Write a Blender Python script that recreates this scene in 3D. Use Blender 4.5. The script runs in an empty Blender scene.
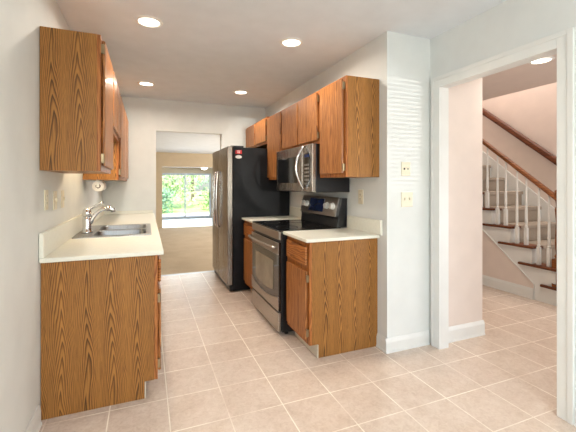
import bpy, bmesh, math, random
from mathutils import Vector, Matrix
random.seed(7)
C = bpy.context.scene.collection
S = bpy.context.scene
R = math.radians
# ------------------------------------------------------------------ camera
cd = bpy.data.cameras.new('camera'); cam = bpy.data.objects.new('camera', cd); C.objects.link(cam)
cam.location = (0, 0, 1.31); cam.rotation_euler = (R(90), 0, -0.3825)
cd.sensor_width = 36; cd.lens = 36*352/576; cd.shift_y = -32/576; cd.clip_start = .02; cd.clip_end = 300
S.camera = cam
S.view_settings.view_transform = 'Standard'; S.view_settings.look = 'None'
S.view_settings.gamma = 1; S.view_settings.use_curve_mapping = False
S.view_settings.exposure = 0.0
# ------------------------------------------------------------------ world, sun, large area lights
w = bpy.data.worlds.new('world'); S.world = w; w.use_nodes = True
wn = w.node_tree.nodes; wl = w.node_tree.links
sky = wn.new('ShaderNodeTexSky'); sky.sky_type = 'NISHITA'; sky.sun_disc = False
sky.sun_elevation = R(48); sky.sun_rotation = R(160); sky.dust_density = 2.5
bgn = wn['Background']; bgn.inputs[1].default_value = .75
wl.new(sky.outputs[0], bgn.inputs[0])
sl = bpy.data.lights.new('sun', 'SUN'); sl.energy = 11; sl.angle = R(.6); sl.color = (1, .95, .86)
so = bpy.data.objects.new('sun', sl); C.objects.link(so); so.rotation_euler = (R(42), 0, R(-20))

def area(name, loc, size, energy, col, rot, spread=180):
    l = bpy.data.lights.new(name, 'AREA'); l.shape = 'RECTANGLE'; l.size, l.size_y = size
    l.energy = energy; l.color = col; l.spread = R(spread)
    o = bpy.data.objects.new(name, l); C.objects.link(o); o.location = loc; o.rotation_euler = rot
    return o
DAY = (.92, .98, .97); WARM = (1.0, .90, .77)
area('daylight_breakfast_window', (.75, -1.93, 1.55), (2.0, 1.3), 44, DAY, (R(90), 0, 0))
area('daylight_foyer_door', (4.8, -.9, 1.0), (1.3, 1.9), 60, (.90, .94, 1), (R(118), 0, R(48)))
area('family_room_fill', (5.4, 9.0, 1.2), (3.4, 1.8), 310, (1, .97, .93), (R(90), 0, R(90)))  # unseen fill added to brighten the family room; that wall has no window
area('daylight_sliding_door', (1.6, 15.55, .8), (1.9, 1.7), 120, (.85, .95, 1), (R(-90), 0, 0))
area('stairwell_fill', (4.6, 3.2, 4.3), (.8, 1.6), 52, (1, .95, .9), (0, 0, 0))  # invented overhead light, added to lift the stairwell walls
sp = bpy.data.lights.new('low_sun_through_blinds', 'SPOT'); sp.energy = 11500; sp.shadow_soft_size = .03
sp.spot_size = R(3.2); sp.spot_blend = .2; sp.color = (1, .97, .9)
spo = bpy.data.objects.new('low_sun_through_blinds', sp); C.objects.link(spo)
spo.location = (1.88, -30, 1.68); spo.rotation_euler = (R(90), 0, R(-.08))
area('doorway_wall_fill', (-.53, -1.1, 1.5), (1.2, 1.3), 36, DAY, (R(90), 0, R(-90)))  # added cool fill for the doorway wall; no window in the left wall
LAMP_W = 11.0

# ------------------------------------------------------------------ materials
def s2l(c):
    return tuple(((v/255)/12.92 if v/255 <= .04045 else ((v/255+.055)/1.055)**2.4) for v in c)
class NT:
    def __init__(s, name, rough=.5, metal=0, spec=None, coat=0, base=None):
        s.m = bpy.data.materials.new(name); s.m.use_nodes = True
        s.n = s.m.node_tree.nodes; s.l = s.m.node_tree.links
        s.b = s.n['Principled BSDF']
        s.b.inputs['Roughness'].default_value = rough; s.b.inputs['Metallic'].default_value = metal
        if spec is not None: s.b.inputs['Specular IOR Level'].default_value = spec
        if coat: s.b.inputs['Coat Weight'].default_value = coat; s.b.inputs['Coat Roughness'].default_value = .15
        if base: s.b.inputs['Base Color'].default_value = (*s2l(base), 1)
    def new(s, t, **k):
        n = s.n.new(t)
        for a, v in k.items(): setattr(n, a, v)
        return n
    def link(s, a, b): s.l.new(a, b)
    def math(s, op, a, b=None, c=None):
        n = s.new('ShaderNodeMath', operation=op)
        for i, v in enumerate((a, b, c)):
            if v is None: continue
            if isinstance(v, (int, float)): n.inputs[i].default_value = v
            else: s.link(v, n.inputs[i])
        return n.outputs[0]
    def coords(s, scale=(1, 1, 1), kind='Object'):
        t = s.new('ShaderNodeTexCoord'); m = s.new('ShaderNodeMapping'); m.inputs['Scale'].default_value = scale
        s.link(t.outputs[kind], m.inputs[0]); return m.outputs[0]
    def noise(s, vec, scale, detail=3, rough=.5, dist=0):
        n = s.new('ShaderNodeTexNoise'); s.link(vec, n.inputs['Vector'])
        n.inputs['Scale'].default_value = scale; n.inputs['Detail'].default_value = detail
        n.inputs['Roughness'].default_value = rough; n.inputs['Distortion'].default_value = dist
        return n.outputs['Fac']
    def ramp(s, fac, stops, interp='LINEAR'):
        r = s.new('ShaderNodeValToRGB'); s.link(fac, r.inputs[0]); r.color_ramp.interpolation = interp
        e = r.color_ramp.elements
        while len(e) > 1: e.remove(e[-1])
        e[0].position = stops[0][0]; e[0].color = (*s2l(stops[0][1]), 1)
        for p, c in stops[1:]:
            x = e.new(p); x.color = (*s2l(c), 1)
        return r.outputs[0]
    def mix(s, fac, a, b, mode='MIX'):
        n = s.new('ShaderNodeMix', data_type='RGBA', blend_type=mode)
        if isinstance(fac, (int, float)): n.inputs[0].default_value = fac
        else: s.link(fac, n.inputs[0])
        for i, v in ((6, a), (7, b)):
            if isinstance(v, tuple): n.inputs[i].default_value = (*s2l(v), 1)
            else: s.link(v, n.inputs[i])
        return n.outputs[2]
    def base(s, o): s.link(o, s.b.inputs['Base Color'])
    def bump(s, h, strength=.2, dist=.01):
        b = s.new('ShaderNodeBump'); b.inputs['Strength'].default_value = strength; b.inputs['Distance'].default_value = dist
        s.link(h, b.inputs['Height']); s.link(b.outputs[0], s.b.inputs['Normal'])

def plain(name, col, rough=.5, metal=0, vary=.04, scale=6, **k):
    t = NT(name, rough, metal, **k)
    n = t.noise(t.coords(), scale, 3)
    d = tuple(max(0, c*(1-vary)) for c in col); u = tuple(min(255, c*(1+vary)) for c in col)
    t.base(t.ramp(n, [(.3, d), (.7, u)]))
    return t.m

def oak(name, light, mid, dark, cell=.066, arch=True, axis='z'):
    t = NT(name, .44, spec=.3, coat=.04)
    co = t.coords(); sx = t.new('ShaderNodeSeparateXYZ'); t.link(co, sx.inputs[0])
    if axis == 'z': u = t.math('ADD', sx.outputs[0], sx.outputs[1]); v = sx.outputs[2]
    else: u = sx.outputs[2]; v = t.math('ADD', sx.outputs[0], sx.outputs[1])
    cv = t.new('ShaderNodeCombineXYZ'); t.link(u, cv.inputs[0]); t.link(v, cv.inputs[2])
    mp = t.new('ShaderNodeMapping'); t.link(cv.outputs[0], mp.inputs[0]); mp.inputs['Scale'].default_value = (9, 1, 1.6)
    n1 = t.noise(mp.outputs[0], 1.0, 3, .55)
    uu = t.math('ADD', u, t.math('MULTIPLY', t.math('SUBTRACT', n1, .5), .05))
    if arch:
        ml = t.new('ShaderNodeMapping'); t.link(cv.outputs[0], ml.inputs[0]); ml.inputs['Scale'].default_value = (3, 1, 2.2)
        nl = t.noise(ml.outputs[0], 1.0, 1)
        uw = t.math('ADD', uu, t.math('MULTIPLY', t.math('SUBTRACT', nl, .5), .07))
        cellid = t.math('FLOOR', t.math('DIVIDE', t.math('ADD', uw, cell), 2*cell))
        wn_ = t.new('ShaderNodeTexWhiteNoise', noise_dimensions='1D'); t.link(cellid, wn_.inputs['W'])
        rnd_ = wn_.outputs['Value']
        xp = t.math('PINGPONG', t.math('ADD', uw, 20*cell), cell)
        f = t.math('ADD', t.math('MULTIPLY', t.math('POWER', t.math('DIVIDE', xp, cell), 1.3), 7.0),
                   t.math('MULTIPLY', t.math('ADD', v, t.math('MULTIPLY', rnd_, 3.0)), t.math('MULTIPLY_ADD', rnd_, 9.0, 7.0)))
        f = t.math('ADD', f, t.math('MULTIPLY', nl, 5.0))
        msk = t.math('MULTIPLY', t.math('SMOOTH_MIN', t.math('DIVIDE', xp, cell), 1.0, .1), .42)
    else:
        msk = None; f = t.math('ADD', t.math('MULTIPLY', uu, 46.0), t.math('MULTIPLY', n1, 4.5))
    fr = t.math('FRACT', f)
    g = t.ramp(fr, [(0, light), (.35, light), (.58, mid), (.8, dark), (.93, dark), (1, light)])
    if msk: g = t.mix(msk, g, t.mix(.35, light, mid))
    mq = t.new('ShaderNodeMapping'); t.link(cv.outputs[0], mq.inputs[0]); mq.inputs['Scale'].default_value = (230, 1, 7)
    pores = t.noise(mq.outputs[0], 1.0, 2, .6)
    g = t.mix(t.math('MULTIPLY', t.math('GREATER_THAN', pores, .56), .36), g, dark)
    mr = t.new('ShaderNodeMapping'); t.link(cv.outputs[0], mr.inputs[0]); mr.inputs['Scale'].default_value = (14, 1, .5)
    br = t.noise(mr.outputs[0], 1.0, 1)
    g = t.mix(.22, g, t.ramp(br, [(.3, tuple(c*.75 for c in light)), (.7, tuple(min(255, c*1.12) for c in light))]), 'MIX')
    t.base(g)
    return t.m

M = {}
M['oak_end'] = oak('oak_end_panel', (170, 117, 58), (128, 82, 34), (54, 29, 9))
M['oak'] = oak('oak_straight_grain', (181, 121, 68), (152, 93, 46), (98, 53, 21), arch=False)
M['oak_h'] = oak('oak_drawer_grain', (184, 118, 60), (156, 92, 42), (108, 56, 22), arch=False, axis='x')
M['oak_frame'] = oak('oak_face_frame', (178, 112, 58), (150, 86, 40), (110, 58, 24), arch=False)
M['wall'] = plain('wall_paint', (219, 221, 218), .65, vary=.012)
M['wall_hall'] = plain('hall_paint', (223, 209, 199), .6, vary=.012)
M['wall_family'] = plain('family_paint', (192, 174, 146), .7, vary=.012)
M['ceil'] = plain('ceiling_paint', (226, 231, 236), .8, vary=.012)
M['trim'] = plain('white_trim', (224, 224, 220), .38, vary=.01)
M['counter'] = plain('laminate_counter', (228, 226, 213), .34, vary=.012, scale=40)
M['vinyl'] = plain('vinyl_toe_kick', (222, 214, 196), .5)
M['ivory'] = plain('ivory_plastic', (224, 215, 190), .35, vary=.01)
M['white_plastic'] = plain('white_plastic', (240, 238, 232), .35, vary=.01)
M['black'] = plain('black_enamel', (20, 20, 24), .28, vary=.2)
M['black_glass'] = plain('black_glass', (10, 10, 12), .06, vary=.1, coat=.5)
M['slot'] = plain('dark_slot', (40, 32, 28), .6)
M['display'] = plain('display_glass', (22, 40, 84), .1, vary=.2)
M['paper'] = plain('paper', (236, 232, 226), .8)
M['red'] = plain('red_paper', (205, 40, 48), .6)
M['card'] = plain('cardboard', (90, 70, 55), .8)
M['tread'] = oak('stained_tread', (112, 62, 34), (92, 48, 26), (66, 32, 16), arch=False, axis='x')
M['rail'] = oak('stained_rail', (142, 86, 44), (118, 66, 32), (88, 46, 20), arch=False, axis='x')
M['bark'] = plain('bark', (104, 92, 78), .9, vary=.3, scale=20)
def steel(name, col, rough, stretch=(2, 2, 160), var=.1):
    t = NT(name, rough, 1)
    n = t.noise(t.coords(stretch), 3, 2)
    t.base(t.ramp(n, [(.25, tuple(c*(1-var) for c in col)), (.75, col)]))
    t.link(t.math('MULTIPLY_ADD', n, .14, rough-.07), t.b.inputs['Roughness'])
    return t.m
M['steel'] = steel('brushed_steel', (186, 178, 169), .30)
M['fridge_steel'] = steel('fridge_steel', (160, 151, 142), .26, (60, 60, 1), .03)
M['sink_steel'] = steel('sink_steel', (172, 175, 178), .30, (60, 2, 2))
M['chrome'] = plain('chrome', (225, 225, 226), .10, 1, vary=.01)
M['brass'] = plain('hinge_metal', (150, 132, 104), .35, 1, vary=.1)
def black_side():
    t = NT('black_textured_side', .42, spec=.22)
    n = t.noise(t.coords(), 260, 2); n2 = t.noise(t.coords(), 5, 4, .6)
    t.base(t.ramp(n2, [(.35, (9, 9, 11)), (.7, (24, 25, 29))])); t.bump(n, .35, .002)
    return t.m
M['black_side'] = black_side()
def tile():
    t = NT('floor_tile', .30)
    g = t.new('ShaderNodeNewGeometry'); m = t.new('ShaderNodeMapping'); t.link(g.outputs['Position'], m.inputs[0])
    m.inputs['Location'].default_value = (-.4356, -1.636, 0)
    b = t.new('ShaderNodeTexBrick', offset=0.0, squash=1.0); t.link(m.outputs[0], b.inputs[0])
    for k, v in (('Scale', 1.0), ('Mortar Size', .0036), ('Mortar Smooth', .25), ('Bias', 0), ('Brick Width', .3165), ('Row Height', .3165)): b.inputs[k].default_value = v
    b.inputs['Color1'].default_value = (0, 0, 0, 1); b.inputs['Color2'].default_value = (1, 1, 1, 1)
    p = g.outputs['Position']
    n = t.noise(p, 7, 5, .62, .6); n2 = t.noise(p, 34, 4, .65, 1.2)
    a = t.ramp(n, [(.3, (201, 180, 162)), (.5, (216, 197, 181)), (.72, (228, 212, 198))])
    a = t.mix(.35, a, t.ramp(n2, [(.35, (184, 158, 138)), (.55, (221, 203, 188)), (.75, (236, 225, 214))]))
    a = t.mix(.12, a, t.mix(b.outputs['Color'], (206, 184, 168), (234, 224, 214)))
    gn = t.noise(p, 3.1, 2); t.base(t.mix(t.math('MULTIPLY', b.outputs['Fac'], t.ramp(gn, [(.35, (110, 110, 110)), (.6, (255, 255, 255))])), a, (244, 236, 222)))
    t.link(t.math('MULTIPLY_ADD', b.outputs['Fac'], .4, .27), t.b.inputs['Roughness'])
    h = t.math('SUBTRACT', t.math('MULTIPLY', n2, .25), b.outputs['Fac']); t.bump(h, .25, .003)
    return t.m
M['tile'] = tile()
def carpet(name, a, b, sc=220):
    t = NT(name, .95, spec=.1); c = t.coords()
    n = t.noise(c, sc, 2); n2 = t.noise(c, 2.2, 3)
    t.base(t.mix(.5, t.ramp(n, [(.3, a), (.7, b)]), t.ramp(n2, [(.3, a), (.7, b)]))); t.bump(n, .5, .006)
    return t.m
M['carpet'] = carpet('family_carpet', (176, 156, 130), (200, 180, 154))
M['stair_carpet'] = carpet('stair_carpet', (150, 138, 124), (186, 172, 156), 160)
M['pale_tile'] = plain('pale_tile', (196, 200, 206), .35)
M['grass'] = plain('lawn', (150, 176, 104), .9, vary=.25, scale=3)
M['patio'] = plain('patio_concrete', (214, 206, 196), .8, vary=.08)
def leafm(name, a, b):
    t = NT(name, .6); g = t.new('ShaderNodeNewGeometry')
    t.base(t.ramp(g.outputs['Random Per Island'], [(0, a), (1, b)]))
    t.b.inputs['Transmission Weight'].default_value = 0
    return t.m
LEAF = [leafm('leaf_green', (86, 128, 62), (150, 186, 108)), leafm('leaf_pale', (120, 156, 96), (182, 206, 150)), leafm('leaf_bluish', (70, 112, 84), (126, 164, 128))]
def glass():
    t = NT('window_glass', .02); n = t.n
    tr = t.new('ShaderNodeBsdfTransparent'); gl = t.new('ShaderNodeBsdfGlossy'); gl.inputs['Roughness'].default_value = .02
    fr = t.new('ShaderNodeFresnel'); fr.inputs[0].default_value = 1.45
    mx = t.new('ShaderNodeMixShader'); t.link(fr.outputs[0], mx.inputs[0]); t.link(tr.outputs[0], mx.inputs[1]); t.link(gl.outputs[0], mx.inputs[2])
    t.link(mx.outputs[0], n['Material Output'].inputs[0]); return t.m
M['glass'] = glass()
M['aluminium'] = plain('aluminium_frame', (186, 191, 195), .4)
def glow(name, col, st):
    t = NT(name, .4, base=(255, 250, 240)); t.b.inputs['Emission Color'].default_value = (*col, 1); t.b.inputs['Emission Strength'].default_value = st; return t.m
M['lens'] = glow('lamp_lens', (1, .90, .74), 6)
M['lens_family'] = glow('lamp_lens_family', (1, .92, .8), 2.2)

# ------------------------------------------------------------------ geometry helpers (world coordinates)
OFF = {}
def bx(bm, x0, x1, y0, y1, z0, z1):
    v = [bm.verts.new((x, y, z)) for z in (z0, z1) for y in (y0, y1) for x in (x0, x1)]
    for f in ((0, 2, 3, 1), (4, 5, 7, 6), (0, 1, 5, 4), (2, 6, 7, 3), (0, 4, 6, 2), (1, 3, 7, 5)): bm.faces.new([v[i] for i in f])
    return v
def box(*a):
    bm = bmesh.new(); bx(bm, *a); return bm
def boxes(L):
    bm = bmesh.new()
    for a in L: bx(bm, *a)
    return bm
def prism(bm, pts, axis, a, b):
    def P(p, t):
        return {'y': (p[0], t, p[1]), 'x': (t, p[0], p[1]), 'z': (p[0], p[1], t)}[axis]
    A = [bm.verts.new(P(p, a)) for p in pts]; B = [bm.verts.new(P(p, b)) for p in pts]
    n = len(pts); bm.faces.new(A); bm.faces.new(B[::-1])
    for i in range(n): bm.faces.new((A[i], B[i], B[(i+1) % n], A[(i+1) % n]))
    return bm
def pr(pts, axis, a, b): return prism(bmesh.new(), pts, axis, a, b)
def tube(bm, pts, r, seg=10, cap=True):
    pts = [Vector(p) for p in pts]; rr = r if isinstance(r, (list, tuple)) else [r]*len(pts)
    rings = []; prev = None
    for i, p in enumerate(pts):
        t = (pts[min(i+1, len(pts)-1)] - pts[max(i-1, 0)]).normalized()
        if prev is None:
            prev = t.orthogonal().normalized()
        prev = (prev - t*prev.dot(t)).normalized(); q = t.cross(prev)
        rings.append([bm.verts.new(p + (prev*math.cos(2*math.pi*k/seg) + q*math.sin(2*math.pi*k/seg))*rr[i]) for k in range(seg)])
    for a, b in zip(rings, rings[1:]):
        for k in range(seg): bm.faces.new((a[k], a[(k+1) % seg], b[(k+1) % seg], b[k]))
    if cap: bm.faces.new(rings[0][::-1]); bm.faces.new(rings[-1])
    return bm
def lathe(bm, prof, c, seg=20, axis='z'):
    rings = []
    for r, h in prof:
        ring = []
        for k in range(seg):
            a = 2*math.pi*k/seg; x, y = r*math.cos(a), r*math.sin(a)
            ring.append(bm.verts.new({'z': (c[0]+x, c[1]+y, c[2]+h), 'x': (c[0]+h, c[1]+x, c[2]+y), 'y': (c[0]+x, c[1]+h, c[2]+y)}[axis]))
        rings.append(ring)
    for a, b in zip(rings, rings[1:]):
        for k in range(seg): bm.faces.new((a[k], a[(k+1) % seg], b[(k+1) % seg], b[k]))
    bm.faces.new(rings[0][::-1]); bm.faces.new(rings[-1])
    return bm
def bez(p0, p1, p2, p3, n=12):
    p = [Vector(q) for q in (p0, p1, p2, p3)]
    return [p[0]*(1-t)**3 + 3*p[1]*t*(1-t)**2 + 3*p[2]*t*t*(1-t) + p[3]*t**3 for t in [i/n for i in range(n+1)]]
def obj(name, bm, mat, parent=None, bevel=0, smooth=False, loc=None, recalc=True):
    off = Vector(OFF[parent.name]) if parent else Vector(loc or (0, 0, 0))
    if recalc: bmesh.ops.recalc_face_normals(bm, faces=bm.faces)
    for v in bm.verts: v.co -= off
    me = bpy.data.meshes.new(name); bm.to_mesh(me); bm.free()
    o = bpy.data.objects.new(name, me); C.objects.link(o)
    me.materials.append(M[mat] if isinstance(mat, str) else mat)
    if parent: o.parent = parent
    else: o.location = off
    OFF[o.name] = tuple(off)
    if smooth:
        for p in me.polygons: p.use_smooth = True
    if bevel:
        b = o.modifiers.new('bevel', 'BEVEL'); b.width = bevel; b.segments = 2; b.limit_method = 'ANGLE'
    return o
def tag(o, label, cat, group=None, kind=None):
    if label: o['label'] = label
    if cat: o['category'] = cat
    if group: o['group'] = group
    if kind: o['kind'] = kind
    return o
def thing(name, label, cat, loc, group=None):
    o = bpy.data.objects.new(name, None); C.objects.link(o); o.location = loc; OFF[o.name] = tuple(loc)
    o.empty_display_size = .05
    return tag(o, label, cat, group)
def struct(name, bm, mat, parent=None, **k):
    o = obj(name, bm, mat, parent, **k)
    if not parent: o['kind'] = 'structure'
    return o
def dup(root, loc, label=None, group=None):
    r = root.copy(); C.objects.link(r); r.location = loc
    if label: r['label'] = label
    if group: r['group'] = group
    OFF[r.name] = tuple(loc)
    for ch in list(root.children):
        c = ch.copy(); C.objects.link(c); c.parent = r
        for g in list(ch.children):
            d = g.copy(); C.objects.link(d); d.parent = c
    return r

# ------------------------------------------------------------------ room shell
XL, XR, YB, ZC, XD = -.545, 1.735, 5.27, 2.5, 2.166
struct('floor', box(XL-.12, 5.2, -2.1, YB+.02, -.3, 0), 'tile')
struct('ceiling', box(XL-.12, XD+.075, -2.1, YB+.12, ZC, ZC+.25), 'ceil')
struct('wall_left', box(XL-.12, XL, -2.1, YB+.12, 0, ZC), 'wall')
OX0, OX1, OZ = .125, 1.045, 2.06
struct('wall_back', boxes([(XL, OX0, YB, YB+.12, -.18, ZC), (OX1, XR+.1, YB, YB+.12, -.18, ZC), (OX0, OX1, YB, YB+.12, OZ, ZC)]), 'wall')
struct('wall_right', box(XR, XD, 2.25, YB, 0, ZC), 'wall')
D0, D1, DZ = 1.278, 2.135, 2.077          # doorway to the hall
struct('wall_doorway', boxes([(XD, XD+.075, D1+.012, 2.25, 0, ZC), (XD, XD+.075, -2.1, D0-.012, 0, ZC), (XD, XD+.075, D0-.012, D1+.012, DZ+.012, ZC)]), 'wall')
# wall behind the camera with a picture window and a narrow blind covered window
struct('wall_front', boxes([(XL, XD, -2.1, -2.0, 0, .85), (XL, XD, -2.1, -2.0, 2.25, ZC), (XL, -.45, -2.1, -2.0, .85, 2.25),
                            (1.68, 1.725, -2.1, -2.0, .85, 2.25), (2.055, XD, -2.1, -2.0, .85, 2.25), (1.725, 2.055, -2.1, -2.0, .85, 1.27), (1.725, 2.055, -2.1, -2.0, 2.09, 2.25)]), 'wall')
wf = struct('window_1', boxes([(-.45, -.40, -2.08, -2.02, .85, 2.25), (1.63, 1.68, -2.08, -2.02, .85, 2.25), (-.4, 1.63, -2.08, -2.02, .85, .9), (-.4, 1.63, -2.08, -2.02, 2.2, 2.25), (.6, .64, -2.08, -2.02, .9, 2.2)]), 'trim')
struct('pane', box(-.4, 1.63, -2.053, -2.047, .9, 2.2), 'glass', wf)
wb = struct('window_2', boxes([(1.725, 1.735, -2.09, -2.06, 1.27, 2.09), (2.045, 2.055, -2.09, -2.06, 1.27, 2.09), (1.735, 2.045, -2.09, -2.06, 1.27, 1.28), (1.735, 2.045, -2.09, -2.06, 2.08, 2.09)]), 'trim')
sb = bmesh.new()
for k in range(27):
    z = 1.292+k*.0296
    prism(sb, [(-2.045, z-.008), (-2.044, z-.009), (-2.024, z+.008), (-2.025, z+.009)], 'x', 1.73, 2.05)
bx(sb, 1.893, 1.899, -2.02, -2.018, 1.28, 2.08)
struct('blind_slats', sb, 'white_plastic', wb)

# casing and jamb of the hall doorway
cas = bmesh.new()
for (a, b) in ((D1, D1+.085), (D0-.085, D0)):
    bx(cas, XD-.018, XD, a, b, 0, DZ+.085)
bx(cas, XD-.018, XD, D0, D1, DZ, DZ+.085)
for (a, b) in ((D1+.055, D1+.085), (D0-.085, D0-.055)): bx(cas, XD-.023, XD-.018, a, b, 0, DZ+.085)
bx(cas, XD-.023, XD-.018, D0-.055, D1+.055, DZ+.055, DZ+.085)
struct('trim_1', cas, 'trim', bevel=.003)
jb = boxes([(XD, XD+.079, D1, D1+.011, 0, DZ+.011), (XD, XD+.079, D0-.011, D0, 0, DZ+.011), (XD, XD+.079, D0, D1, DZ, DZ+.011)])
struct('trim_2', jb, 'trim')
def baseboard(name, a, b, n, mat='trim', hgt=.11):
    # runs from a to b, sticking out along n
    a, b, n = Vector((*a, 0)), Vector((*b, 0)), Vector((*n, 0))
    bm = bmesh.new(); prof = [(0, 0), (.018, 0), (.018, .012), (.013, .016), (.013, hgt-.03), (.007, hgt-.008), (.004, hgt), (0, hgt)]
    A = [bm.verts.new(a + n*p[0] + Vector((0, 0, p[1]))) for p in prof]; B = [bm.verts.new(b + n*p[0] + Vector((0, 0, p[1]))) for p in prof]
    bm.faces.new(A); bm.faces.new(B[::-1]); k = len(prof)
    for i in range(k): bm.faces.new((A[i], B[i], B[(i+1) % k], A[(i+1) % k]))
    return struct(name, bm, mat)
baseboard('baseboard_left', (XL, -1.98), (XL, 2.28), (1, 0))
baseboard('baseboard_right', (XR-.018, 2.25), (XD-.02, 2.25), (0, -1))
baseboard('baseboard_right_return', (XR, 2.25), (XR, 2.37), (-1, 0))
baseboard('baseboard_doorway', (XD, -1.98), (XD, D0-.086), (-1, 0))

# ------------------------------------------------------------------ hall and stairwell
XS, XW = 4.075, 5.06
struct('floor_edge', box(OX0, OX1, YB+.02, YB+.12, -.3, -.003), 'pale_tile')
struct('wall_hall', box(XD+.075, 2.715, 2.212, 4.4, 0, 2.4), 'wall_hall')
baseboard('baseboard_hall', (XD+.08, 2.212), (2.728, 2.212), (0, -1), hgt=.125)
baseboard('baseboard_hall_end', (2.715, 2.205), (2.715, 4.3), (1, 0), hgt=.125)
struct('wall_hall_back', box(2.715, 5.2, 4.3, 4.4, 0, 4.6), 'wall_hall')
struct('wall_hall_front', boxes([(XD+.075, 2.5, -1.6, -1.5, 0, 2.4), (4.1, 5.2, -1.6, -1.5, 0, 4.6), (2.5, 4.1, -1.6, -1.5, 2.3, 4.6)]), 'wall_hall')
dr = struct('door_1', box(2.5, 4.1, -1.56, -1.52, 0, 2.3), 'trim')
struct('wall_stairs', box(XW, 5.2, -1.5, 4.3, 0, 4.6), 'wall_hall')
struct('ceiling_hall', box(XD+.075, XS, -1.5, 4.3, 2.4, 2.75), 'wall_hall')
struct('ceiling_stairwell', box(XS, 5.2, -1.6, 4.4, 4.6, 4.7), 'ceil')
struct('wall_upper_landing', box(XS-.1, XS, -1.5, 4.3, 2.75, 4.6), 'wall_hall')

RUN, RISE, Y0 = .252, .2, 2.186
st = thing('staircase', 'carpeted staircase with dark wood tread ends and white risers beyond the doorway', 'stairs', ((XS+XW)/2, 2.6, 0))
N = 8
bmr = bmesh.new()
for k in range(1, N+1):
    y = Y0+RUN*(k-1); bx(bmr, XS+.02, 5.03, y, y+RUN, (k-1)*RISE, k*RISE-.028)
obj('riser', bmr, 'trim', st)
for k in range(1, N+1):
    y = Y0+RUN*(k-1); z = k*RISE
    bm = bmesh.new(); bx(bm, XS+.004, XS+.16, y-.03, y+RUN, z-.028, z)
    bx(bm, XS-.035, XS+.004, y-.03, min(4.295, y+RUN+.14), z-.028, z)
    obj('tread', bm, 'tread', st, bevel=.009)
    obj('cove_molding', box(XS-.016, XS, y-.012, min(4.29, y+RUN+.10), z-.046, z-.028), 'trim', st)
bm = bmesh.new()
for k in range(1, N+1):
    y = Y0+RUN*(k-1); z = k*RISE
    bx(bm, XS+.16, 5.0, y-.034, y+RUN+.0, z-.04, z+.006); bx(bm, XS+.16, 5.0, y-.014, y, z-RISE+.006, z-.04)
obj('carpet_runner', bm, 'stair_carpet', st, bevel=.01)
def nose(y): return RISE*((y-Y0)/RUN+1)
ylo, yhi = 2.655, 4.29
# stepped stringer with sloping lower edge, seen from the hall
def zl(y): return .177+(y-2.655)*.817
pts = [(Y0-.02, 0), (2.655, 0), (2.655, .177), (Y0+RUN*N, zl(Y0+RUN*N))]
up = []
for k in range(N, 0, -1):
    y = Y0+RUN*(k-1); up += [(y+RUN, k*RISE-.028), (y, k*RISE-.028)]
obj('stringer', pr(pts+up, 'x', XS, XS+.02), 'trim', st)
bm = bmesh.new()
tube(bm, [(XS-.004, 2.655, .0), (XS-.004, 2.655, .177), (XS-.004, Y0+RUN*N, zl(Y0+RUN*N))], .008, 6)
obj('stringer_molding', bm, 'trim', st)
for k in range(2, N+1):                 # scroll brackets under each tread end
    y = Y0+RUN*(k-1)-.01; z = k*RISE-.05
    pts = [(y, z), (y, z-.115)]
    for i in range(9):
        t = i/8; pts.append((y+.03+.27*t, z-.115+.10*t+.028*math.sin(t*math.pi*2)*(1-t*.4)))
    pts.append((y+.31, z))
    obj('scroll_bracket', pr(pts, 'x', XS-.008, XS+.001), 'trim', st)
obj('wall_skirt', pr([(Y0-.1, 0), (Y0+.1, 0), (4.29, nose(4.29)-.25), (4.29, nose(4.29)+.12), (Y0-.1, nose(Y0-.1)+.12)], 'x', 5.03, XW-.003), 'trim', st)
obj('side_panel', pr([(2.66, .001), (4.29, .001), (4.29, zl(4.29)), (2.66, zl(2.66))], 'x', XS+.003, XS+.018), 'wall_hall', st)
baseboard('baseboard_stairs', (XS, 2.664), (XS, 4.29), (-1, 0), hgt=.125)

rl = thing('stair_railing', 'oak stair handrail on slim white turned balusters', 'railing', (XS+.04, 2.6, .2))
XB = XS+.04
def railz(y): return 1.208+.795*(y-2.5)
sec = [(-.03, -.03), (.03, -.03), (.034, -.012), (.026, .014), (.012, .026), (-.012, .026), (-.026, .014), (-.034, -.012)]
def railbar(bm, x, ya, yb, zf, k=1.0):
    A = [bm.verts.new((x+p[0], ya, zf(ya)+p[1]*k)) for p in sec]; B = [bm.verts.new((x+p[0], yb, zf(yb)+p[1]*k)) for p in sec]
    bm.faces.new(A); bm.faces.new(B[::-1])
    for i in range(8): bm.faces.new((A[i], B[i], B[(i+1) % 8], A[(i+1) % 8]))
    return bm
obj('handrail', railbar(bmesh.new(), XB, 2.37, 4.28, railz), 'rail', rl)
ys = []
for k in range(1, N+1):
    y = Y0+RUN*(k-1); ys += [(y+.085, k*RISE), (y+.195, k*RISE)]
for y, z in ys:
    if y < 2.45: continue
    top = railz(y)-.028; L = top-z
    bm = bmesh.new(); bx(bm, XB-.017, XB+.017, y-.017, y+.017, z, z+.20)
    lathe(bm, [(.016, .20), (.012, .206), (.018, .216), (.011, .228), (.0165, .27), (.012, L*.62), (.0095, L)], (XB, y, z), 10)
    obj('baluster', bm, 'trim', rl, smooth=False)
bm = bmesh.new(); yn = 2.425; bx(bm, XB-.045, XB+.045, yn-.045, yn+.045, .2, .50)
lathe(bm, [(.042, 0), (.032, .012), (.04, .03), (.026, .06), (.036, .16), (.026, .4), (.036, .54), (.024, .57), (.03, .62)], (XB, yn, .50), 16)
lathe(bm, [(.03, 0), (.038, .02), (.03, .05), (.04, .08), (.036, .12), (.0, .14)], (XB, yn, 1.12), 16)
obj('newel_post', bm, 'rail', rl)
wr = thing('wall_handrail', 'dark oak handrail sloping along the stairwell wall', 'handrail', (5.0, 3.2, 1.7))
def wrz(y): return 1.625+.793*(y-2.985)
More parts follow.
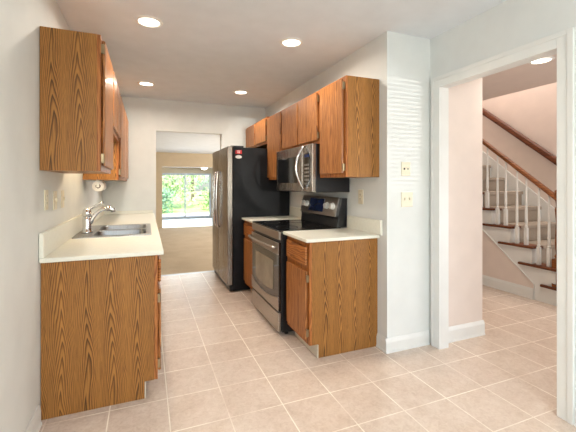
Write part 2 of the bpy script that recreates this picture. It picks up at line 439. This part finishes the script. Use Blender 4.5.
obj('rail', railbar(bmesh.new(), 5.0, 2.4, 4.25, wrz, 1.75), 'tread', wr)
for y in (2.6, 3.4, 4.1):
    bm = bmesh.new(); tube(bm, [(5.0, y, wrz(y)-.03), (5.0, y, wrz(y)-.06), (XW-.004, y, wrz(y)-.07)], .007, 8); lathe(bm, [(.022, 0), (.022, .006)], (XW-.006, y, wrz(y)-.07), 12, 'x')
    obj('bracket', bm, 'brass', wr)

# ------------------------------------------------------------------ family room, sunroom, garden
FZ, YF, YG = -.18, 12.7, 15.76
struct('floor_family', box(-3.2, 5.6, YB+.12, YF, -.4, FZ), 'carpet')
struct('floor_sunroom', box(-1.5, 4.6, YF, YG+.1, -.4, FZ), 'pale_tile')
struct('ceiling_family', box(-3.2, 5.6, YB+.12, YF+.12, 2.385, 2.6), 'ceil')
struct('wall_family_left', box(-3.3, -3.2, YB+.12, YF+.1, FZ, 2.385), 'wall_family')
struct('wall_family_right', boxes([(5.5, 5.6, YB+.12, YF+.1, FZ, 2.385)]), 'wall_family')
struct('wall_family_front', boxes([(-3.2, XL-.12, YB+.12, YB+.2, FZ, 2.385), (XR+.1, 5.5, YB+.12, YB+.2, FZ, 2.385)]), 'wall_family')
struct('wall_family_far', boxes([(-3.2, .50, YF, YF+.12, FZ, 2.385), (3.1, 5.5, YF, YF+.12, FZ, 2.385), (.50, 3.1, YF, YF+.12, 1.90, 2.385)]), 'wall_family')
baseboard_f = struct('baseboard_family', box(-3.1, .50, YF-.015, YF, FZ, FZ+.1), 'wall_family')
struct('ceiling_sunroom', box(-1.5, 4.6, YF+.12, YG+.1, 2.02, 2.2), 'ceil')
struct('wall_sunroom', boxes([(-1.5, .5, YG, YG+.1, FZ, 2.02), (2.66, 4.6, YG, YG+.1, FZ, 2.02), (.5, 2.66, YG, YG+.1, 1.77, 2.02), (-1.6, -1.5, YF+.12, YG, FZ, 2.02), (4.6, 4.7, YF+.12, YG, FZ, 2.02)]), 'wall_family')
def frame(x0, x1, z0, z1, y, t, d=.03):
    return boxes([(x0, x0+t, y-d, y+d, z0, z1), (x1-t, x1, y-d, y+d, z0, z1), (x0+t, x1-t, y-d, y+d, z0, z0+t), (x0+t, x1-t, y-d, y+d, z1-t, z1)])
d2 = struct('door_2', frame(.5, 2.66, FZ, 1.77, YG+.02, .03, .05), 'aluminium')
for i, (a, b, y) in enumerate(((.53, 1.58, YG+.045), (1.52, 2.63, YG-.005))):
    p = struct('sliding_panel', frame(a, b, FZ+.03, 1.74, y, .05, .02), 'aluminium', d2)
    struct('pane', box(a+.05, b-.05, y-.003, y+.003, FZ+.08, 1.69), 'glass', p)
struct('door_handle', box(2.585, 2.605, YG-.06, YG-.025, .7, .95), 'slot', d2)
fl = thing('ceiling_lamp', 'small glowing dome ceiling lamp in front of the sliding glass door', 'lamp', (2.18, 14.5, 2.02))
bm = bmesh.new(); lathe(bm, [(.15, 0), (.15, -.03), (.13, -.035)], (2.18, 14.5, 2.02), 20); obj('lamp_base', bm, 'white_plastic', fl)
bm = bmesh.new(); lathe(bm, [(.14, -.035), (.13, -.08), (.09, -.12), (.03, -.14)], (2.18, 14.5, 2.02), 20); obj('lamp_shade', bm, 'lens_family', fl, smooth=True)

struct('ground_lawn', box(-40, 50, YG+.1, 75, -.5, -.28), 'grass')
struct('ground_patio', box(-2, 6, YG+.1, YG+3.5, -.28, -.24), 'patio')
def tree(name, label, cat, x, y, h, rad, leaf, base, n, seed, trunk_r=.12):
    rnd = random.Random(seed); t = thing(name, label, cat, (x, y, -.28), 'trees and shrubs in the garden')
    z0 = -.28
    if trunk_r:
        bm = bmesh.new(); top = (x+rnd.uniform(-.3, .3), y, z0+h*.75)
        pts = bez((x, y, z0), (x+.1, y, z0+h*.25), (x-.15, y, z0+h*.5), top, 8); tube(bm, pts, [trunk_r*(1-.75*i/8) for i in range(9)], 8)
        for i in range(6):
            a = rnd.uniform(0, 6.28); s = pts[3+i % 5]
            tube(bm, [s, s+Vector((math.cos(a)*rad*.4, math.sin(a)*rad*.4, h*.1)), s+Vector((math.cos(a)*rad*.75, math.sin(a)*rad*.75, h*.16))], [trunk_r*.35, trunk_r*.22, trunk_r*.08], 6)
        obj('trunk', bm, 'bark', t)
    bm = bmesh.new(); cl = []
    for _ in range(16):
        a = rnd.uniform(0, 6.28); q = rnd.uniform(0, 1)**.5*rad*.75; cl.append((x+math.cos(a)*q, y+math.sin(a)*q, z0+h*rnd.uniform(base, .92)))
    for _ in range(n):
        c = Vector(rnd.choice(cl)); d = Vector((rnd.gauss(0, 1), rnd.gauss(0, 1), rnd.gauss(0, .8)))*rad*.24
        p = c+d; s = rnd.uniform(.06, .12)*(rad**.5)*1.1
        p.z = max(p.z, z0+.05)
        u = Vector((rnd.gauss(0, 1), rnd.gauss(0, 1), rnd.gauss(0, 1))).normalized(); v = u.orthogonal().normalized()
        a, b, c2, d2_ = p-u*s, p+v*s*.5, p+u*s, p-v*s*.5
        bm.faces.new([bm.verts.new(q) for q in (a, b, c2, d2_)])
    obj('foliage', bm, leaf, t, recalc=False)
tree('tree', 'pale leafy tree filling the left half of the sliding door view', 'tree', .6, 24, 6.0, 2.1, LEAF[1], .10, 2600, 1)
tree('tree', 'large green tree in the right pane of the sliding door', 'tree', 5.9, 26, 7.0, 2.2, LEAF[0], .10, 2600, 2, .16)
tree('tree', 'tall thin trunked tree just right of the door mullion', 'tree', 3.9, 33, 8, 2.4, LEAF[1], .25, 1800, 3, .16)
tree('tree', 'bluish tree far behind at the left of the door view', 'tree', -.2, 40, 9, 3.4, LEAF[2], .06, 1500, 4, .2)
tree('tree', 'distant bluish tree behind the right pane', 'tree', 8.6, 46, 10, 4.2, LEAF[2], .06, 1500, 5, .2)
tree('shrub', 'low dark shrub at the lower left of the glass door', 'shrub', .9, 20.6, 1.3, .8, LEAF[2], .15, 700, 6, 0)
tree('shrub', 'low rounded shrub at the foot of the right pane trees', 'shrub', 3.9, 21.5, 1.1, .9, LEAF[0], .15, 700, 7, 0)

# ------------------------------------------------------------------ cabinets
def hinge(parent, x, y, z, face):        # small exposed hinge on the door's edge; face = direction (+1/-1) the fronts look along x
    bm = bmesh.new(); bx(bm, min(x, x+face*.012), max(x, x+face*.012), y-.009, y+.009, z-.026, z+.026); tube(bm, [(x+face*.012, y, z-.028), (x+face*.012, y, z+.028)], .006, 8)
    obj('hinge', bm, 'brass', parent)
def slab(x0, x1, y0, y1, z0, z1, face):
    # flat door with finger-pull bevel along its edges
    bm = bmesh.new(); xo = x1 if face > 0 else x0; xi = x0 if face > 0 else x1; e = .007
    A = [bm.verts.new((xi, y, z)) for y, z in ((y0+e, z0+e), (y1-e, z0+e), (y1-e, z1-e), (y0+e, z1-e))]
    B = [bm.verts.new((xi+(xo-xi)*.4, y, z)) for y, z in ((y0, z0), (y1, z0), (y1, z1), (y0, z1))]
    D = [bm.verts.new((xo, y, z)) for y, z in ((y0+.003, z0+.003), (y1-.003, z0+.003), (y1-.003, z1-.003), (y0+.003, z1-.003))]
    for P, Q in ((A, B), (B, D)):
        for i in range(4): bm.faces.new((P[i], P[(i+1) % 4], Q[(i+1) % 4], Q[i]))
    bm.faces.new(A); bm.faces.new(D); return bm
def base_unit(label, face, xw, xf, y0, y1, doors, drawers=True, group='base cabinets', hinge_near=True, hollow=False):
    s = face; t = thing('base_cabinet', label, 'cabinet', ((xw+xf)/2, (y0+y1)/2, 0), group)
    xt = xf-s*.075                                   # toe kick set back
    pts = [(xw, .002), (xt, .002), (xt, .105), (xf-s*.02, .105), (xf-s*.02, .876), (xw, .876)]
    if hollow:
        bm = bmesh.new(); pts2 = pts[:4]+[(xf-s*.02, .69), (xw, .69)]; prism(bm, pts2, 'y', y0, y1)
        q0, q1 = sorted((xw, xf-s*.02)); bx(bm, q0, q1, y0, y0+.018, .69, .876); bx(bm, q0, q1, y1-.018, y1, .69, .876); obj('carcass', bm, 'oak_end', t)
    else: obj('carcass', pr(pts, 'y', y0, y1), 'oak_end', t)
    xa, xb = sorted((xf-s*.02, xf))
    obj('face_frame', box(xa, xb, y0, y1, .105, .876), 'oak_frame', t, bevel=.002)
    ka, kb = sorted((xt+s*.001, xt+s*.006)); obj('toe_kick', box(ka, kb, y0, y1, .002, .1), 'vinyl', t)
    da, db = sorted((xf+s*.001, xf+s*.02)); n = doors; m = .028; g = .03
    wd = (y1-y0-2*m-g*(n-1))/n
    for i in range(n):
        a = y0+m+i*(wd+g); b = a+wd
        d = obj('door', slab(da, db, a, b, .145, .655 if drawers else .8, s), 'oak', t)
        hy = (a-.008) if (i == 0 and hinge_near) else b+.008
        for hz in (.195, .60): hinge(d, xf, hy, hz, s)
        if drawers: obj('drawer_front', slab(da, db, a, b, .697, .84, s), 'oak_h', t)
    return t
def wall_unit(label, face, xw, xf, y0, y1, z0, z1, doors, group='wall cabinets', near=True):
    s = face; t = thing('wall_cabinet', label, 'cabinet', ((xw+xf)/2, (y0+y1)/2, z0), group)
    a_, b_ = sorted((xw, xf-s*.02)); obj('carcass', box(a_, b_, y0, y1, z0, z1), 'oak_end', t)
    a_, b_ = sorted((xf-s*.02, xf)); obj('face_frame', box(a_, b_, y0, y1, z0, z1), 'oak_frame', t, bevel=.002)
    da, db = sorted((xf+s*.001, xf+s*.02)); m = .03; g = .036; wd = (y1-y0-2*m-g*(doors-1))/doors
    for i in range(doors):
        a = y0+m+i*(wd+g); b = a+wd; d = obj('door', slab(da, db, a, b, z0+.03, z1-.022, s), 'oak', t)
        hy = (a-.008) if (i == 0 and near) else b+.008
        for hz in (z0+.075, z1-.075): hinge(d, xf, hy, hz, s)
    return t
XWL, XWR = XL+.003, XR-.003
ZT = 2.148
# right run
base_unit('oak base cabinet with drawer, its end panel facing the doorway, right of the range', -1, XWR, 1.125, 2.368, 2.812, 1)
base_unit('narrow oak base cabinet with drawer between refrigerator and range', -1, XWR, 1.115, 3.66, 4.19, 1)
wall_unit('single door oak wall cabinet with patterned end panel right of the microwave', -1, XWR, 1.425, 2.345, 2.782, 1.365, ZT, 1)
wall_unit('short two door oak wall cabinet directly above the microwave', -1, XWR, 1.43, 2.788, 3.715, 1.672, ZT, 2)
wall_unit('narrow tall oak wall cabinet between microwave and refrigerator', -1, XWR, 1.43, 3.718, 4.245, 1.36, ZT+.002, 1, near=False)
wall_unit('short two door oak cabinet above the refrigerator', -1, XWR, 1.43, 4.248, YB-.003, 1.825, ZT+.02, 2)
# left run
base_unit('oak base cabinet at the near end of the sink counter with large grained end panel', 1, XWL, .065, 2.318, 2.95, 1)
base_unit('oak sink base cabinet under the steel sink', 1, XWL, .065, 2.953, 3.92, 2, hollow=True)
base_unit('oak base cabinet at the far end of the sink counter by the family room opening', 1, XWL, .065, 3.923, YB-.003, 2)
ZU = 2.175
wall_unit('near tall oak wall cabinet with grained end on the left wall', 1, XWL, -.245, 2.295, 2.905, 1.385, ZU, 1)
wall_unit('short two door oak wall cabinet above the sink', 1, XWL, -.245, 2.908, 3.70, 1.712, ZU, 2)
wall_unit('far tall oak wall cabinet on the left wall above the paper towel roll', 1, XWL, -.245, 3.703, YB-.003, 1.35, ZU, 3)
uc = thing('undercabinet_light', 'slim light fixture under the short cabinet above the sink', 'lamp', (-.42, 3.3, 1.685))
obj('housing', box(-.46, -.38, 3.0, 3.6, 1.687, 1.711), 'white_plastic', uc)
obj('lamp_lens', box(-.455, -.385, 3.02, 3.58, 1.682, 1.687), 'lens', uc)
area('undercabinet_glow', (-.42, 3.3, 1.678), (.06, .55), 3.2, (1, .72, .36), (0, 0, 0))

# counters
def ring_slab(bm, o, i, z0, z1):
    def rect(r, z): return [bm.verts.new((x, y, z)) for x, y in ((r[0], r[2]), (r[1], r[2]), (r[1], r[3]), (r[0], r[3]))]
    O0, O1, I0, I1 = rect(o, z0), rect(o, z1), rect(i, z0), rect(i, z1)
    for k in range(4):
        j = (k+1) % 4
        bm.faces.new((O1[k], O1[j], I1[j], I1[k])); bm.faces.new((O0[k], I0[k], I0[j], O0[j]))
        bm.faces.new((O0[k], O0[j], O1[j], O1[k])); bm.faces.new((I0[k], I1[k], I1[j], I0[j]))
ct = thing('countertop', 'long cream laminate countertop holding the sink on the left wall', 'countertop', (-.22, 3.77, .85), 'countertops')
bm = bmesh.new(); ring_slab(bm, (XWL, .098, 2.275, YB-.003), (-.49, .02, 3.05, 3.82), .878, .904)
obj('worktop', bm, 'counter', ct, bevel=.006)
obj('backsplash', boxes([(XWL, XWL+.022, 2.275, YB-.026, .904, 1.042), (XWL, .085, YB-.025, YB-.003, .904, .945)]), 'counter', ct, bevel=.004)
ct = thing('countertop', 'small cream countertop on the cabinet right of the range', 'countertop', (1.43, 2.59, .85), 'countertops')
obj('worktop', box(1.085, XWR, 2.335, 2.818, .878, .904), 'counter', ct, bevel=.007)
obj('backsplash', box(XWR-.022, XWR, 2.30, 2.80, .904, 1.022), 'counter', ct, bevel=.004)
ct = thing('countertop', 'small cream countertop between refrigerator and range', 'countertop', (1.43, 3.9, .85), 'countertops')
obj('worktop', box(1.075, XWR, 3.66, 4.194, .878, .904), 'counter', ct, bevel=.007)
obj('backsplash', box(XWR-.022, XWR, 3.66, 4.194, .904, 1.022), 'counter', ct, bevel=.004)

# sink
sk = thing('sink', 'double bowl stainless steel drop-in sink in the left countertop', 'sink', (-.235, 3.435, .904))
def rr(x0, x1, y0, y1, r, n=5):
    out = []
    for cx, cy, a0 in ((x1-r, y1-r, 0), (x0+r, y1-r, 90), (x0+r, y0+r, 180), (x1-r, y0+r, 270)):
        for i in range(n+1):
            a = R(a0+90*i/n); out.append((cx+r*math.cos(a), cy+r*math.sin(a)))
    return out
SX0, SX1, SY0, SY1 = -.516, .038, 3.0, 3.845
bowls = [(-.385, -.002, 3.065, 3.42), (-.385, -.002, 3.45, 3.805)]
bm = bmesh.new(); ed = []
def loop(pts, z):
    vs = [bm.verts.new((x, y, z)) for x, y in pts]
    return vs, [bm.edges.new((vs[i], vs[(i+1) % len(vs)])) for i in range(len(vs))]
vo, eo = loop(rr(SX0, SX1, SY0, SY1, .03), .9095); ed += eo; holes = []
for b in bowls:
    vi, ei = loop(rr(*b, .06), .9095); ed += ei; holes.append(vi)
bmesh.ops.triangle_fill(bm, edges=ed, use_beauty=True, use_dissolve=False)
lo = [bm.verts.new((v.co.x*1.0, v.co.y, .9045)) for v in vo]
for i in range(len(vo)): bm.faces.new((vo[i], vo[(i+1) % len(vo)], lo[(i+1) % len(vo)], lo[i]))
obj('rim', bm, 'sink_steel', sk)
for b in bowls:
    bm = bmesh.new(); prev = None
    for ins, z, r in ((0, .9095, .06), (.004, .90, .06), (.012, .76, .06), (.03, .728, .06), (.07, .722, .05)):
        vs = [bm.verts.new((x, y, z)) for x, y in rr(b[0]+ins, b[1]-ins, b[2]+ins, b[3]-ins, r)]
        if prev:
            for i in range(len(vs)): bm.faces.new((prev[i], prev[(i+1) % len(vs)], vs[(i+1) % len(vs)], vs[i]))
        prev = vs
    bm.faces.new(prev)
    bo = obj('bowl', bm, 'sink_steel', sk, smooth=True)
    cx, cy = (b[0]+b[1])/2, (b[2]+b[3])/2
    bm = bmesh.new(); lathe(bm, [(.045, 0), (.045, .003), (.03, .004), (.012, .002)], (cx, cy, .7225), 18); obj('drain', bm, 'chrome', bo)
# faucet
fx, fy = -.452, 3.29
fc = thing('faucet', 'chrome single lever kitchen faucet with arched spout', 'faucet', (fx, fy, .910))
bm = bmesh.new(); lathe(bm, [(.043, 0), (.043, .012), (.034, .02), (.032, .05), (.035, .10), (.034, .125), (.024, .135)], (fx, fy, .910), 20)
obj('body', bm, 'chrome', fc, smooth=True)
bm = bmesh.new(); P = bez((fx+.02, fy, .988), (fx+.06, fy, 1.0766), (fx+.10, fy, 1.101), (fx+.145, fy, 1.106), 12)
tube(bm, P, [.020, .018, .0175, .017, .0165, .016, .016, .016, .016, .016, .016, .016, .016], 12); obj('spout', bm, 'chrome', fc, smooth=True)
bm = bmesh.new(); tube(bm, [(fx+.138, fy, 1.106), (fx+.152, fy, 1.1061), (fx+.178, fy, 1.103), (fx+.192, fy, 1.093), (fx+.194, fy, 1.076)], [.017, .022, .023, .021, .018], 14); obj('spray_head', bm, 'chrome', fc, smooth=True)
bm = bmesh.new(); lathe(bm, [(.032, 0), (.035, .02), (.031, .05), (.016, .066)], (fx, fy, 1.046), 18); h = obj('handle_cap', bm, 'chrome', fc, smooth=True)
bm = bmesh.new(); tube(bm, bez((fx+.01, fy, 1.091), (fx+.04, fy, 1.126), (fx+.07, fy, 1.141), (fx+.118, fy, 1.158), 10), [.012, .011, .010, .009, .0085, .008, .008, .008, .008, .009, .007], 10); obj('lever', bm, 'chrome', h, smooth=True)

# paper towel
pt = thing('paper_towel_roll', 'white paper towel roll hanging under the far left wall cabinet', 'paper towel', (-.42, 3.87, 1.345))
px_, pz_ = -.424, 1.29
bm = bmesh.new()
prof = [(.022, 3.755), (.05, 3.755), (.05, 3.985), (.022, 3.985)]
rings = [[bm.verts.new((px_+r*math.cos(2*math.pi*k/28), y, pz_+r*math.sin(2*math.pi*k/28))) for k in range(28)] for r, y in prof]
for i in range(4):
    a, b = rings[i], rings[(i+1) % 4]
    for k in range(28): bm.faces.new((a[k], a[(k+1) % 28], b[(k+1) % 28], b[k]))
obj('roll', bm, 'paper', pt)
bm = bmesh.new(); lathe(bm, [(.0215, 0), (.0215, .23)], (px_, 3.757, pz_), 20, 'y'); obj('core', bm, 'card', pt)
bm = bmesh.new()
for y in (3.742, 3.995):
    bx(bm, px_-.012, px_+.012, y-.004, y+.004, pz_-.012, 1.349)
bx(bm, px_-.014, px_+.014, 3.738, 3.999, 1.342, 1.3495)
obj('holder', bm, 'white_plastic', pt)

# ------------------------------------------------------------------ range
RY0, RY1 = 2.825, 3.645
rg = thing('range', 'stainless steel and black electric range between the right cabinets', 'range', (1.39, 3.235, 0))
obj('body', boxes([(1.085, XWR-.002, RY0, RY1, .03, .886), (1.075, 1.085, RY0, RY1, .05, .886)]), 'black', rg, bevel=.003)
for x in (1.14, 1.66):
    for y in (RY0+.05, RY1-.05):
        bm = bmesh.new(); lathe(bm, [(.02, .001), (.014, .012), (.014, .031)], (x, y, 0), 12); obj('foot', bm, 'slot', rg)
ck = obj('cooktop', box(1.055, 1.66, RY0-.002, RY1+.002, .896, .911), 'black_glass', rg, bevel=.004)
obj('cooktop_rim', box(1.05, 1.075, RY0-.002, RY1+.002, .828, .898), 'steel', rg, bevel=.006)
for (x, y, r) in ((1.21, 3.03, .10), (1.21, 3.44, .08), (1.47, 3.03, .075), (1.47, 3.44, .10)):
    bm = bmesh.new(); tor = [(x+r*math.cos(a), y+r*math.sin(a),   .9115) for a in [2*math.pi*k/32 for k in range(33)]]
    tube(bm, tor, .0015, 4); obj('burner_ring', bm, 'slot', ck)
od = obj('oven_door', box(1.052, 1.074, RY0+.004, RY1-.004, .215, .805), 'black_glass', rg, bevel=.004)
ym = (RY0+RY1)/2
def arc(y, e, m): return m+(e-m)*((y-ym)/((RY1-RY0)/2))**2
pts = [(RY0+.004, .217), (RY1-.004, .217)]+[(RY1-.004-(RY1-RY0-.008)*i/16, arc(RY1-.004-(RY1-RY0-.008)*i/16, .345, .285)) for i in range(17)]
obj('lower_band', pr(pts, 'x', 1.045, 1.0525), 'steel', od, bevel=.002)
obj('upper_band', box(1.045, 1.0525, RY0+.004, RY1-.004, .70, .803), 'steel', od, bevel=.002)
# bowed window with its reflection painted into the pale glass colour
wy0, wy1 = RY0+.14, RY1-.14
pts = [(wy1, .63), (wy0, .63)]+[(wy0+(wy1-wy0)*i/12, arc(wy0+(wy1-wy0)*i/12, .40, .345)) for i in range(13)]
ovg = plain('oven_window_glass', (132, 122, 104), .12, vary=.08); 
obj('oven_window', pr(pts, 'x', 1.049, 1.0525), ovg, od)
bm = bmesh.new(); hp = [(1.008-.02*math.sin(math.pi*i/14), RY0+.03+(RY1-RY0-.06)*i/14, .762) for i in range(15)]
tube(bm, [(1.046, RY0+.03, .762)]+hp+[(1.046, RY1-.03, .762)], .0125, 10); obj('oven_handle', bm, 'steel', od, smooth=True)
dw = obj('storage_drawer', box(1.048, 1.074, RY0+.004, RY1-.004, .035, .20), 'steel', rg, bevel=.006)
# backguard leaning back
bgp = [(1.625, .911), (1.725, .911), (1.728, 1.178), (1.668, 1.178), (1.628, 1.01), (1.634, .985)]
bg = obj('backguard', pr(bgp, 'y', RY0, RY1), 'black', rg, bevel=.003)
def on_bg(t, out=0):                      # point on the sloping control face
    a, b = Vector((1.628, 1.01)), Vector((1.668, 1.178)); n = Vector((-(b-a).y, (b-a).x)).normalized(); q = a+(b-a)*t+n*out; return q
def bgplate(y0, y1, t0, t1, o0, o1):
    return pr([on_bg(t0, o0), on_bg(t0, o1), on_bg(t1, o1), on_bg(t1, o0)], 'y', y0, y1)
obj('control_panel', bgplate(RY0+.035, RY1, -.04, 1.02, .0005, .010), 'steel', bg)
obj('display', bgplate(3.12, 3.44, .12, .88, .0105, .014), 'display', bg)
for y in (2.93, 3.04, 3.50, 3.59):
    bm = bmesh.new(); q = on_bg(.52, .010); lathe(bm, [(.034, 0), (.033, -.012), (.028, -.016), (.026, -.036), (.014, -.038)], (q.x, y, q.y), 18, 'x')
    obj('knob', bm, 'white_plastic', bg, smooth=False)
# ------------------------------------------------------------------ microwave
MY0, MY1, MZ0, MZ1 = 2.785, 3.68, 1.235, 1.668
mw = thing('microwave', 'stainless over-the-range microwave with curved handle under the short cabinet', 'microwave', (1.55, 3.23, MZ0))
obj('body', box(1.385, XWR-.002, MY0, MY1, MZ0, MZ1), 'black', mw, bevel=.003)
fr = obj('front_panel', box(1.352, 1.385, MY0, MY1, MZ0+.004, MZ1), 'fridge_steel', mw, bevel=.004)
cp = obj('control_panel', box(1.348, 1.3525, MY0+.05, MY0+.175, MZ0+.05, MZ1-.08), 'black_glass', mw)
bm = bmesh.new()
for i in range(3):
    for j in range(6):
        y = MY0+.068+i*.034; z = MZ0+.07+j*.034; bx(bm, 1.3465, 1.3482, y, y+.022, z, z+.018)
obj('buttons', bm, 'steel', cp)['kind'] = 'stuff'
obj('display', box(1.3465, 1.3482, MY0+.065, MY0+.16, MZ1-.115, MZ1-.09), 'display', cp)
md = obj('door', box(1.340, 1.352, MY0+.20, MY1-.003, MZ0+.006, MZ1-.003), 'fridge_steel', mw, bevel=.004)
obj('window', box(1.337, 1.3405, MY0+.31, MY1-.07, MZ0+.085, MZ1-.095), 'black_glass', md)
bm = bmesh.new(); yh = MY0+.165
hp = [(1.335-.07*math.sin(math.pi*i/12), yh, MZ0+.035+(MZ1-MZ0-.05)*i/12) for i in range(13)]
tube(bm, [(1.35, yh, MZ0+.035)]+hp+[(1.35, yh, MZ1-.015)], .0125, 10); obj('handle', bm, 'chrome', mw, smooth=True)
obj('vent_grille', boxes([(1.42+.03*k, 1.435+.03*k, MY0+.1, MY1-.1, MZ0-.004, MZ0+.001) for k in range(8)]), 'slot', mw)

# ------------------------------------------------------------------ refrigerator
FY0, FY1 = 4.20, 5.235
fg = thing('refrigerator', 'stainless side-by-side refrigerator with black textured side', 'refrigerator', (1.31, 4.65, 0))
obj('cabinet', box(.972, XWR-.02, FY0+.003, FY1, .012, 1.756), 'black_side', fg, bevel=.004)
obj('base_grille', box(.932, .972, FY0+.01, FY1-.01, .012, .085), 'black', fg, bevel=.003)
for ya in (FY0+.02, FY1-.08): obj('hinge_cover', box(.95, 1.11, ya, ya+.06, 1.756, 1.778), 'black', fg, bevel=.004)
for (a, b, hy, nm) in ((FY0, 4.76, 4.68, 'wide right door'), (4.768, FY1, 4.835, 'narrow left freezer door')):
    bm = bmesh.new(); n = 10; pts = []
    for i in range(n+1):
        t = i/n; pts.append((.905-.008*math.sin(math.pi*t), a+(b-a)*t))
    prism(bm, pts+[(.966, b), (.966, a)], 'z', .09, 1.764)
    d = obj('door', bm, 'fridge_steel', fg, bevel=.004); d['label'] = nm
    bm = bmesh.new()
    tube(bm, [(.90, hy, .74)]+bez((.875, hy, .76), (.855, hy, .95), (.855, hy, 1.27), (.875, hy, 1.46), 14)+[(.90, hy, 1.48)], .013, 10); obj('handle', bm, 'chrome', d, smooth=True)
mg = obj('magnet', box(1.004, 1.08, FY0-.002, FY0+.0022, 1.678, 1.722), 'red', loc=(1.024, FY0, 1.678)); tag(mg, 'red and white rectangular magnet on the black side of the refrigerator', 'magnet')
obj('print_mark', boxes([(1.023, 1.061, FY0-.0026, FY0-.002, 1.708, 1.716), (1.028, 1.038, FY0-.0026, FY0-.002, 1.686, 1.704), (1.046, 1.056, FY0-.0026, FY0-.002, 1.686, 1.704)]), 'paper', mg)
bm = bmesh.new(); pts = [(1.042+.04*math.cos(2*math.pi*k/24), 1.640+.021*math.sin(2*math.pi*k/24)) for k in range(24)]
prism(bm, pts, 'y', FY0-.002, FY0+.0022)
mg = obj('magnet', bm, 'paper', loc=(1.024, FY0, 1.62)); tag(mg, 'white oval magnet just below the red one on the refrigerator', 'magnet')

# ------------------------------------------------------------------ wall plates
def plate(name, label, cat, c, n, wd, ht, style, group=None):
    c = Vector(c); n = Vector(n); u = Vector((-n.y, n.x, 0)); t = thing(name, label, cat, c, group)
    def P(bm, a0, a1, z0, z1, o0, o1):
        vs = [bm.verts.new(c+u*a+Vector((0, 0, z))+n*o) for o in (o0, o1) for z in (z0, z1) for a in (a0, a1)]
        for f in ((0, 2, 3, 1), (4, 5, 7, 6), (0, 1, 5, 4), (2, 6, 7, 3), (0, 4, 6, 2), (1, 3, 7, 5)): bm.faces.new([vs[i] for i in f])
        return bm
    obj('cover_plate', P(bmesh.new(), -wd/2, wd/2, -ht/2, ht/2, .0005, .006), 'ivory', t, bevel=.002)
    if style == 'outlet':
        for z in (-.02, .02):
            s = obj('socket', P(bmesh.new(), -.016, .016, z-.014, z+.014, .006, .008), 'ivory', t, bevel=.002)
            bm = bmesh.new(); P(bm, -.008, -.005, z-.002, z+.007, .008, .0084); P(bm, .005, .008, z-.002, z+.007, .008, .0084); P(bm, -.002, .002, z-.01, z-.006, .008, .0084); obj('slots', bm, 'slot', s)
    elif style == 'gfci':
        s = obj('socket', P(bmesh.new(), -.017, .017, -.034, .034, .006, .009), 'slot', t, bevel=.002)
        obj('reset_buttons', P(bmesh.new(), -.007, .007, -.008, .008, .009, .011), 'ivory', s)
    elif style == 'switch':
        obj('toggle', P(bmesh.new(), -.005, .005, -.006, .014, .006, .016), 'ivory', t)
    elif style == 'jack':
        bm = bmesh.new(); P(bm, -.024, -.010, -.008, .008, .006, .0075); obj('jack_socket', bm, 'slot', t); bm = bmesh.new(); P(bm, .014, .022, -.006, .006, .006, .0075); obj('jack_socket', bm, 'slot', t)
    elif style == 'double':
        for a in (-.024, .024): obj('toggle', P(bmesh.new(), a-.005, a+.005, -.006, .014, .006, .016), 'ivory', t)
    return t
plate('wall_outlet', 'white outlet plate with dark slots, nearest of the plates above the sink counter', 'outlet', (XL, 2.43, 1.217), (1, 0, 0), .075, .118, 'outlet', 'plates above the left counter')
plate('switch_plate', 'ivory switch plate, middle of three above the left counter', 'switch', (XL, 2.645, 1.205), (1, 0, 0), .085, .12, 'switch', 'plates above the left counter')
plate('switch_plate', 'ivory switch plate nearest the faucet', 'switch', (XL, 2.865, 1.205), (1, 0, 0), .08, .12, 'switch', 'plates above the left counter')
plate('wall_outlet', 'ivory outlet above the right countertop', 'outlet', (XR, 2.608, 1.198), (-1, 0, 0), .074, .125, 'outlet')
plate('jack_plate', 'ivory jack plate with dark socket, upper of two on the white wall', 'wall plate', (1.914, 2.25, 1.43), (0, -1, 0), .088, .11, 'jack', 'plates on the white wall by the doorway')
plate('switch_plate', 'ivory double switch plate, lower of two on the white wall', 'switch', (1.925, 2.25, 1.187), (0, -1, 0), .112, .118, 'double', 'plates on the white wall by the doorway')

# ------------------------------------------------------------------ recessed lights
def downlight(label, loc, watts):
    t = thing('recessed_light', label, 'lamp', loc, 'recessed ceiling lights')
    x, y, z = loc
    bm = bmesh.new(); prof = [(.072, -.004), (.076, -.010), (.094, -.007), (.098, -.0005), (.072, -.0005)]
    rings = [[bm.verts.new((x+r*math.cos(2*math.pi*k/32), y+r*math.sin(2*math.pi*k/32), z+h)) for k in range(32)] for r, h in prof]
    for i in range(len(prof)):
        a, b = rings[i], rings[(i+1) % len(prof)]
        for k in range(32): bm.faces.new((a[k], a[(k+1) % 32], b[(k+1) % 32], b[k]))
    obj('trim_ring', bm, 'white_plastic', t)
    bm = bmesh.new(); lathe(bm, [(.073, -.0005), (.073, -.004), (.05, -.006), (.02, -.0065)], (x, y, z), 32); obj('lamp_lens', bm, 'lens', t)
    l = bpy.data.lights.new('bulb', 'AREA'); l.shape = 'DISK'; l.size = .14; l.energy = watts; l.color = WARM; l.spread = R(165)
    o = bpy.data.objects.new('bulb', l); C.objects.link(o); o.location = (0, 0, -.014); o.parent = t
    return t
downlight('recessed ceiling light nearest the left wall cabinets, front row', (.018, 2.77, ZC), LAMP_W)
downlight('recessed ceiling light front row on the right, above the range cabinets', (1.13, 2.73, ZC), LAMP_W)
downlight('recessed ceiling light back row on the left, by the back wall', (0, 4.49, ZC), LAMP_W)
downlight('recessed ceiling light back row on the right, near the refrigerator', (1.135, 4.45, ZC), LAMP_W)
downlight('recessed hall ceiling light seen through the doorway', (3.22, 2.04, 2.4), 15)
